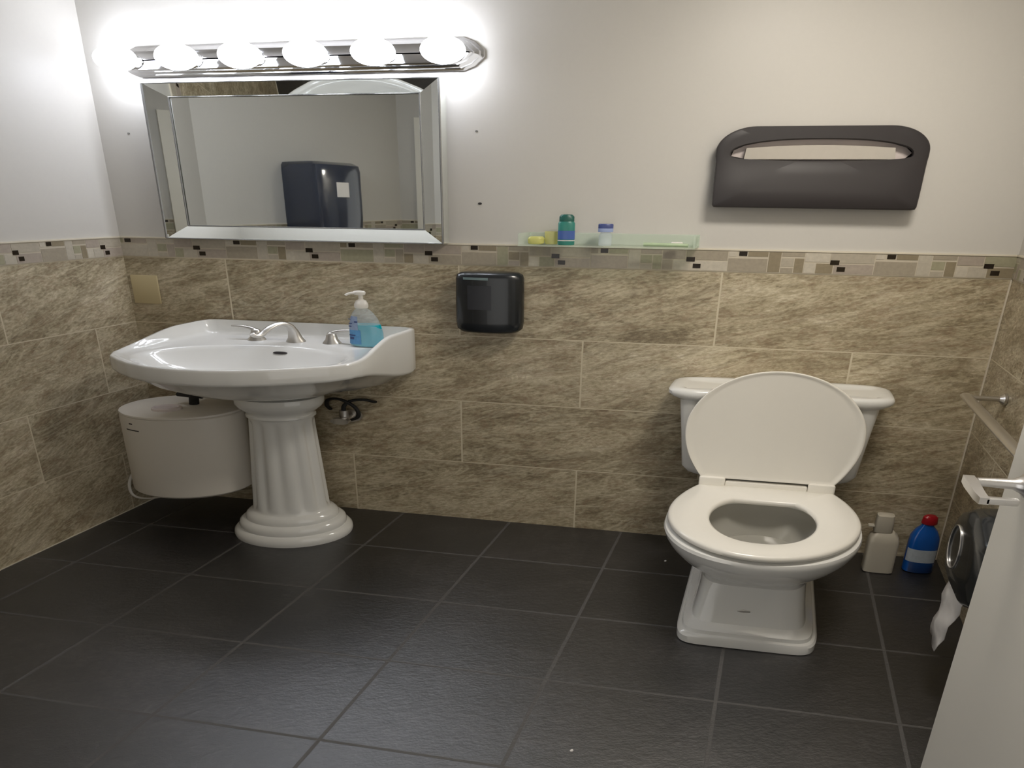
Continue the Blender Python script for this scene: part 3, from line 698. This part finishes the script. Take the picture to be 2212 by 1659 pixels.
# ------------------------------------------------------------------ small black dispenser on the tiles
bd_ = thing('soap_dispenser', 'small rounded black dispenser mounted on the tiles right of the sink', 'dispenser', (.998, 0, .96))
bm = BM(); cu = .999
loft(bm, [ring(cu, .052, z, a, b, 64, 2.5) for z, a, b in ((.952, .056, .028), (.956, .068, .042), (.970, .078, .050), (1.0, .0805, .0515), (1.10, .0805, .0515), (1.18, .0795, .0515), (1.196, .077, .049), (1.205, .068, .042), (1.207, .056, .030))])
part('cover', fin(bm), M['black_plastic'], bd_, smooth=50)
bm = BM()
def on_se(bm, cu, cd, a, b, e, t0, t1, z0, z1, n=10, k=.0008):
    P = []
    for i in range(n+1):
        t = math.radians(t0+(t1-t0)*i/n); c, s = math.cos(t), math.sin(t)
        P.append((cu+(a+k)*math.copysign(abs(c)**(2/e), c), cd+(b+k)*math.copysign(abs(s)**(2/e), s)))
    for p, r in zip(P, P[1:]): bm.faces.new([bm.verts.new(v) for v in ((p[0], p[1], z0), (r[0], r[1], z0), (r[0], r[1], z1), (p[0], p[1], z1))])
on_se(bm, cu, .052, .0800, .0515, 2.5, 125, 86, 1.178, 1.188); part('name_plate', bm, M['grey_print'], bd_, 'pale worn plate near the top', smooth=None)
bm = BM(); on_se(bm, cu, .052, .0805, .0515, 2.5, 115, 82, 1.055, 1.155); part('front_panel', bm, M['grey_panel'], bd_, 'dull grey panel', smooth=None)

# ------------------------------------------------------------------ blank wall plate
bm = BM(); box(bm, .012, .091, .0006, .007, 1.008, 1.142, .003)
ol = tag(link_mesh('wall_plate', bm, M['plate'], base=(.05, 0, 1.008)), 'blank almond wall plate on the tiles in the left corner', 'wall plate')

# ------------------------------------------------------------------ clear shelf and what stands on it
sh = thing('glass_shelf', 'clear shelf tray with low back just above the mosaic border', 'shelf', (1.27, 0, 1.318))
bm = BM(); box(bm, 1.080, 1.465, .001, .118, 1.3185, 1.3235, .001, 1); part('shelf_board', bm, M['acrylic'], sh, 'clear flat board')
bm = BM(); box(bm, 1.080, 1.465, .001, .0045, 1.324, 1.368, .001, 1); part('back_panel', bm, M['acrylic'], sh)
for uu in (1.080, 1.461):
    bm = BM(); prism(bm, [(0, 0)]*0 or [(uu, 1.324), (uu+.004, 1.324), (uu+.004, 1.368), (uu, 1.368)], .005, .112); part('end_panel', fin(bm), M['acrylic'], sh)
ZS = 1.324
cn = thing('spray_can', 'small green and blue aerosol can standing on the clear shelf', 'can', (1.180, .075, ZS))
bm = BM(); lathe(bm, 1.18, .075, [(.017, ZS), (.0185, ZS+.003), (.0185, ZS+.083), (.016, ZS+.09)], 32); part('can_body', fin(bm), M['green_can'], cn)
bm = BM(); lathe(bm, 1.18, .075, [(.0189, ZS+.022), (.0189, ZS+.055)], 32, False, False); part('label_band', bm, M['blue_band'], cn, 'blue label band')
bm = BM(); lathe(bm, 1.18, .075, [(.0190, ZS+.016), (.0190, ZS+.019)], 32, False, False); part('trim_ring', bm, M['paper'], cn, 'white ring')
bm = BM(); lathe(bm, 1.18, .075, [(.0165, ZS+.0902), (.0165, ZS+.108), (.012, ZS+.116), (.003, ZS+.117)], 32); part('cap', fin(bm), M['green_cap'], cn, 'dark green cap')
jr = thing('small_jar', 'small clear jar with blue cap on the clear shelf', 'jar', (1.266, .07, ZS))
bm = BM(); lathe(bm, 1.266, .07, [(.013, ZS), (.0145, ZS+.003), (.0145, ZS+.04), (.011, ZS+.045), (.011, ZS+.052)], 28); part('jar_body', fin(bm), M['clear'], jr, 'clear body')
bm = BM(); lathe(bm, 1.266, .07, [(.016, ZS+.0525), (.0165, ZS+.054), (.0165, ZS+.066)], 28); part('cap_band', fin(bm), M['pale_blue'], jr, 'pale blue band')
bm = BM(); lathe(bm, 1.266, .07, [(.0165, ZS+.066), (.0165, ZS+.080), (.015, ZS+.083)], 28); part('cap', fin(bm), M['blue_cap'], jr, 'blue cap')
bm = BM(); loft(bm, [ring(1.110, .065, ZS+z, a, b, 32, 3) for z, a, b in ((.0005, .014, .018), (.004, .017, .02), (.022, .018, .021), (.030, .014, .017))])
tag(link_mesh('soap_bar', fin(bm), M['yellow']), 'low yellow soap piece at the left end of the clear shelf', 'soap')
bm = BM(); loft(bm, [ring(1.142, .055, ZS+z, a, a, 28) for z, a in ((.0005, .012), (.003, .0135), (.045, .015), (.05, .0145))])
tag(link_mesh('small_cup', fin(bm), M['yellow_clear']), 'translucent yellow cup on the clear shelf left of the green can', 'cup')
bm = BM(); tube(bm, [(1.352, .075, ZS+.008), (1.37, .075, ZS+.008), (1.43, .08, ZS+.008), (1.448, .08, ZS+.007)], [.0075, .0065], 14)
tag(link_mesh('cream_tube', fin(bm), M['tube_green']), 'pale green tube lying at the right end of the clear shelf', 'tube')
bm = BM(); loft(bm, [ring(1.42, .045, ZS+z, a, a*.8, 24, 2.6) for z, a in ((.0005, .012), (.003, .013), (.014, .013), (.017, .011))])
tag(link_mesh('small_box', fin(bm), M['paper']), 'tiny white pot behind the pale green tube on the clear shelf', 'pot')

# ------------------------------------------------------------------ bottles on the floor behind the toilet
wb = thing('cleaner_bottle', 'dull white plastic cleaner jug on the floor right of the toilet', 'bottle', (1.968, .125, 0))
bm = BM(); loft(bm, [ring(1.970, .112, z, a, b, 40, 5) for z, a, b in ((.0006, .031, .030), (.004, .034, .033), (.14, .034, .033), (.165, .031, .030), (.178, .024, .024), (.185, .020, .020))])
part('bottle_body', fin(bm), M['bottle_white'], wb, smooth=40)
bm = BM(); loft(bm, [ring(1.964, .112, z, a, a, 32, 3.5) for z, a in ((.1855, .020), (.19, .0215), (.245, .020), (.262, .019), (.266, .012))])
box(bm, 1.930, 1.950, .102, .122, .205, .212, .002)
part('spray_cap', fin(bm), M['bottle_white'], wb, smooth=40)
bb = thing('toilet_cleaner', 'blue plastic bottle with red cap on the floor in the right corner', 'bottle', (2.062, .095, 0))
bm = BM(); loft(bm, [ring(2.062, .09, z, a, b, 40, 2.6) for z, a, b in ((.0006, .030, .028), (.005, .034, .032), (.13, .034, .032), (.165, .032, .030), (.195, .024, .022), (.215, .014, .014), (.225, .013, .013))])
bbb = part('bottle_body', fin(bm), M['blue_bottle'], bb, smooth=50)
bm = BM(); on_se(bm, 2.062, .09, .034, .032, 2.6, 160, 35, .055, .115, 14); part('label_sheet', bm, M['bottle_label'], bbb, 'pale printed label', smooth=None)
bm = BM(); loft(bm, [ring(2.064, .09, z, a, a, 28) for z, a in ((.2252, .017), (.228, .018), (.255, .016), (.262, .011))]); part('cap', fin(bm), M['red_cap'], bb, 'red cap')

# ------------------------------------------------------------------ towel bar on the right wall
tb = thing('towel_bar', 'satin metal towel bar low on the tiled right wall', 'towel bar', (RW, .6, .80))
for dd in (.235, .845):
    bm = BM()
    def cr(u, r): return [(u, dd+r*math.cos(2*PI*i/28), .828+r*math.sin(2*PI*i/28)) for i in range(28)]
    loft(bm, [cr(RW-.0005, .022), cr(RW-.006, .022), cr(RW-.010, .015), cr(RW-.013, .0095), cr(2.052, .0095), cr(2.046, .011)]); part('wall_post', fin(bm), M['brushed'], tb, smooth=40)
bm = BM(); tube(bm, [(2.046, .215, .828), (2.046, .865, .828)], .0115, 20); part('bar', fin(bm), M['satin'], tb, smooth=40)

# ------------------------------------------------------------------ toilet paper dispenser with hanging paper
tp = thing('toilet_paper_dispenser', 'black toilet paper dispenser on the right wall beside the open door', 'dispenser', (RW, .75, .38))
bm = BM()
def pc(u, k=1.0):
    c = (.755, .515); P = []
    poly = [(.64, .39), (.70, .372), (.82, .372), (.90, .42), (.92, .52), (.89, .62), (.80, .665), (.73, .655), (.655, .60), (.615, .52), (.61, .45)]
    return [(u, c[0]+(x-c[0])*k, c[1]+(z-c[1])*k) for x, z in polar(poly, c, 60)]
loft(bm, [pc(RW-.001), pc(2.035), pc(2.015, .98), pc(2.005, .94), pc(1.999, .85), pc(1.998, .5)]); part('cover', fin(bm), M['black_plastic'], tp, smooth=40)
bm = BM()
tube(bm, [(1.9985, .700+.045*math.cos(t), .50+.07*math.sin(t)) for t in [2*PI*i/24 for i in range(25)]], .003, 8); part('window_highlight', fin(bm), M['satin'], tp, 'pale oval ring in place of the highlight on the window')  # pale ring modelled as the highlight along the clear window
bm = BM()
cols = [(.655, 0), (.70, 1), (.75, 2)]
rows = []
for k in range(9):
    t = k/8; z = .415-.24*t; wd_ = .075-.035*t+(.006 if k == 8 else 0)
    rows.append([(2.006-.010*t+.003*math.sin(k*1.7+j), .765-.03*t+wd_*(j/4-.5)*2, z+(.006*math.sin(j*2.1) if k == 8 else 0)) for j in range(5)])
for A_, B_ in zip(rows, rows[1:]):
    for j in range(4): bm.faces.new([bm.verts.new(p) for p in (A_[j], A_[j+1], B_[j+1], B_[j])])
bmesh.ops.remove_doubles(bm, verts=bm.verts[:], dist=1e-5)
o = part('hanging_paper', bm, M['paper'], tp, 'torn white paper end hanging down', smooth=80)
sm = o.modifiers.new('thickness', 'SOLIDIFY'); sm.thickness = .0012

# ------------------------------------------------------------------ open door with lever handle
D0, D1 = W(1.944, 1.11), W(2.085, 1.93)
tt = (D1-D0).normalized(); nn = Vector((tt.y, -tt.x, 0))
if nn.x < 0: nn = -nn       # toward the right wall
bm = BM()
vs = [bm.verts.new((p.x, p.y, z)) for z in (.012, 2.04) for p in (D0, D1, D1+nn*.06, D0+nn*.06)]
for f in ((0, 3, 2, 1), (4, 5, 6, 7), (0, 1, 5, 4), (1, 2, 6, 5), (2, 3, 7, 6), (3, 0, 4, 7)): bm.faces.new([vs[i] for i in f])
bmesh.ops.bevel(bm, geom=bm.edges[:], offset=.002, segments=1, affect='EDGES')
bmesh.ops.recalc_face_normals(bm, faces=bm.faces[:])
door = struct(link_mesh('door_1', bm, M['door'], world=True, base=(D0.x, D0.y, .012), smooth=None))
BASE[door.name] = Vector((D0.x, D0.y, .012))
hd = 1.182; hz = .950
f0 = W(1.944+(hd-1.11)/(1.93-1.11)*.141, hd, hz); uf = plan_of(f0.x, f0.y)[0]
bm = BM()
def cr2(u, r): return [(u, hd+r*math.cos(2*PI*i/32), hz+r*math.sin(2*PI*i/32)) for i in range(32)]
loft(bm, [cr2(uf+.004, .034), cr2(uf-.004, .034), cr2(uf-.008, .030), cr2(uf-.014, .018), cr2(uf-.022, .011), cr2(uf-.060, .0085)])
rose = part('door_handle', fin(bm), M['satin'], door, 'satin metal lever handle', smooth=50)
bm = BM()
t_ = bmesh.new()
def lr(d, a, b, u, z): return [(u+x*a, d, z+y*b) for x, y in ((-1, -1), (1, -1), (1, 1), (-1, 1))]
loft(bm, [lr(hd-.012, .006, .008, uf-.068, hz), lr(hd+.010, .0065, .009, uf-.068, hz), lr(hd+.06, .0055, .008, uf-.067, hz-.002), lr(hd+.078, .005, .007, uf-.065, hz-.003)])
t_.free()
box(bm, uf-.064, uf-.030, hd+.066, hd+.078, hz-.010, hz+.003, .002)
bmesh.ops.recalc_face_normals(bm, faces=bm.faces[:])
BASE[rose.name] = BASE[door.name]
part('lever', bm, M['satin'], rose, smooth=30)
for hzz in (.25, 1.02, 1.80):
    bm = BM()
    p = D1+nn*.0-tt*.0
    loft(bm, [[(D1.x+.010*math.cos(2*PI*i/16), D1.y+.010*math.sin(2*PI*i/16), hzz+k) for i in range(16)] for k in (-.045, .045)])
    part('door_hinge', fin(bm), M['brushed'], door, world=True)

# ------------------------------------------------------------------ paper towel dispenser on the added slanted wall (seen in the mirror)
a_ = (E_-S_).normalized(); n_v = Vector((-a_.y, a_.x))
if n_v.x < 0: n_v = -n_v
def F(a, n, z): p = Vector(S_)+a_*a+n_v*n; return (p.x, p.y, z)
td = thing('paper_towel_dispenser', 'large dark smoky paper towel dispenser, seen reflected in the mirror', 'dispenser', F(.82, 0, 1.22), world=True)
TA0, TA1, TN, TZ0, TZ1 = .60, 1.02, .38, 1.235, 1.735
bm = BM()
def tr(z, k, kn=1.0):
    ca = (TA0+TA1)/2; ha = (TA1-TA0)/2*k; out = []
    pl = [(-ha, 0.004), (-ha, TN*kn-.05), (-ha+.012, TN*kn-.02), (-ha+.05, TN*kn), (ha-.05, TN*kn), (ha-.012, TN*kn-.02), (ha, TN*kn-.05), (ha, .004)]
    return [F(ca+x, y, z) for x, y in pl]
loft(bm, [tr(TZ0, .97, .90), tr(TZ0+.02, 1, .97), tr(TZ0+.12, 1, 1), tr(TZ1-.06, 1, 1), tr(TZ1-.02, .99, .97), tr(TZ1, .93, .86)])
part('cover', fin(bm), M['smoke_plastic'], td, world=True, smooth=40)
def fbox(bm, a0, a1, n0, n1, z0, z1):
    vs = [bm.verts.new(F(a, n, z)) for z in (z0, z1) for a, n in ((a0, n0), (a1, n0), (a1, n1), (a0, n1))]
    for f in ((0, 3, 2, 1), (4, 5, 6, 7), (0, 1, 5, 4), (1, 2, 6, 5), (2, 3, 7, 6), (3, 0, 4, 7)): bm.faces.new([vs[i] for i in f])
    bmesh.ops.recalc_face_normals(bm, faces=bm.faces[:])
bm = BM(); fbox(bm, .76, .87, TN-.001, TN+.003, 1.50, 1.60); part('sticker', bm, M['paper'], td, 'small white sticker', world=True, smooth=None)
bm = BM(); fbox(bm, .74, .98, .06, TN+.02, TZ0-.012, TZ0+.006); part('paper_towel', bm, M['paper'], td, 'white paper towel end', world=True, smooth=None)

# pale strip added for the bulb-lit look of the front wall in the mirror
bm = BM()
cx0 = E_.x
vs = [bm.verts.new((x, y, z)) for z in (.0, 2.15) for x, y in ((cx0+.16, YN+.001), (cx0+.26, YN+.001), (cx0+.26, YN+.03), (cx0+.16, YN+.03))]
for f in ((0, 3, 2, 1), (4, 5, 6, 7), (0, 1, 5, 4), (1, 2, 6, 5), (2, 3, 7, 6), (3, 0, 4, 7)): bm.faces.new([vs[i] for i in f])
bmesh.ops.recalc_face_normals(bm, faces=bm.faces[:])
struct(link_mesh('lit_wall_strip', bm, M['door'], world=True, smooth=None))

# ------------------------------------------------------------------ small marks on the painted wall and scraps on the floor
for (u, z, r, lab) in ((.961, 1.477, .0045, 'small dark screw hole right of the mirror, the lower one'), (.9545, 1.752, .003, 'faint screw hole right of the mirror, the upper one'), (.080, 1.752, .003, 'faint screw hole left of the mirror')):
    bm = BM(); loft(bm, [[(u+r*math.cos(2*PI*i/14), d, z+r*math.sin(2*PI*i/14)) for i in range(14)] for d in (.0004, .0022)])
    tag(link_mesh('wall_anchor', fin(bm), M['ink'] if r > .004 else M['mirror_edge']), lab, 'wall anchor', 'empty screw anchors round the mirror')
for u, d, lab in ((1.479, .196, 'tiny white paper scrap on the floor left of the toilet'), (1.436, 1.123, 'tiny white paper scrap on the dark floor in front of the toilet')):
    bm = BM(); loft(bm, [ring(u, d, .0006, .003, .004, 7), ring(u+.0005, d, .003, .002, .003, 7)])
    tag(link_mesh('paper_scrap', fin(bm), M['paper']), lab, 'paper scrap')
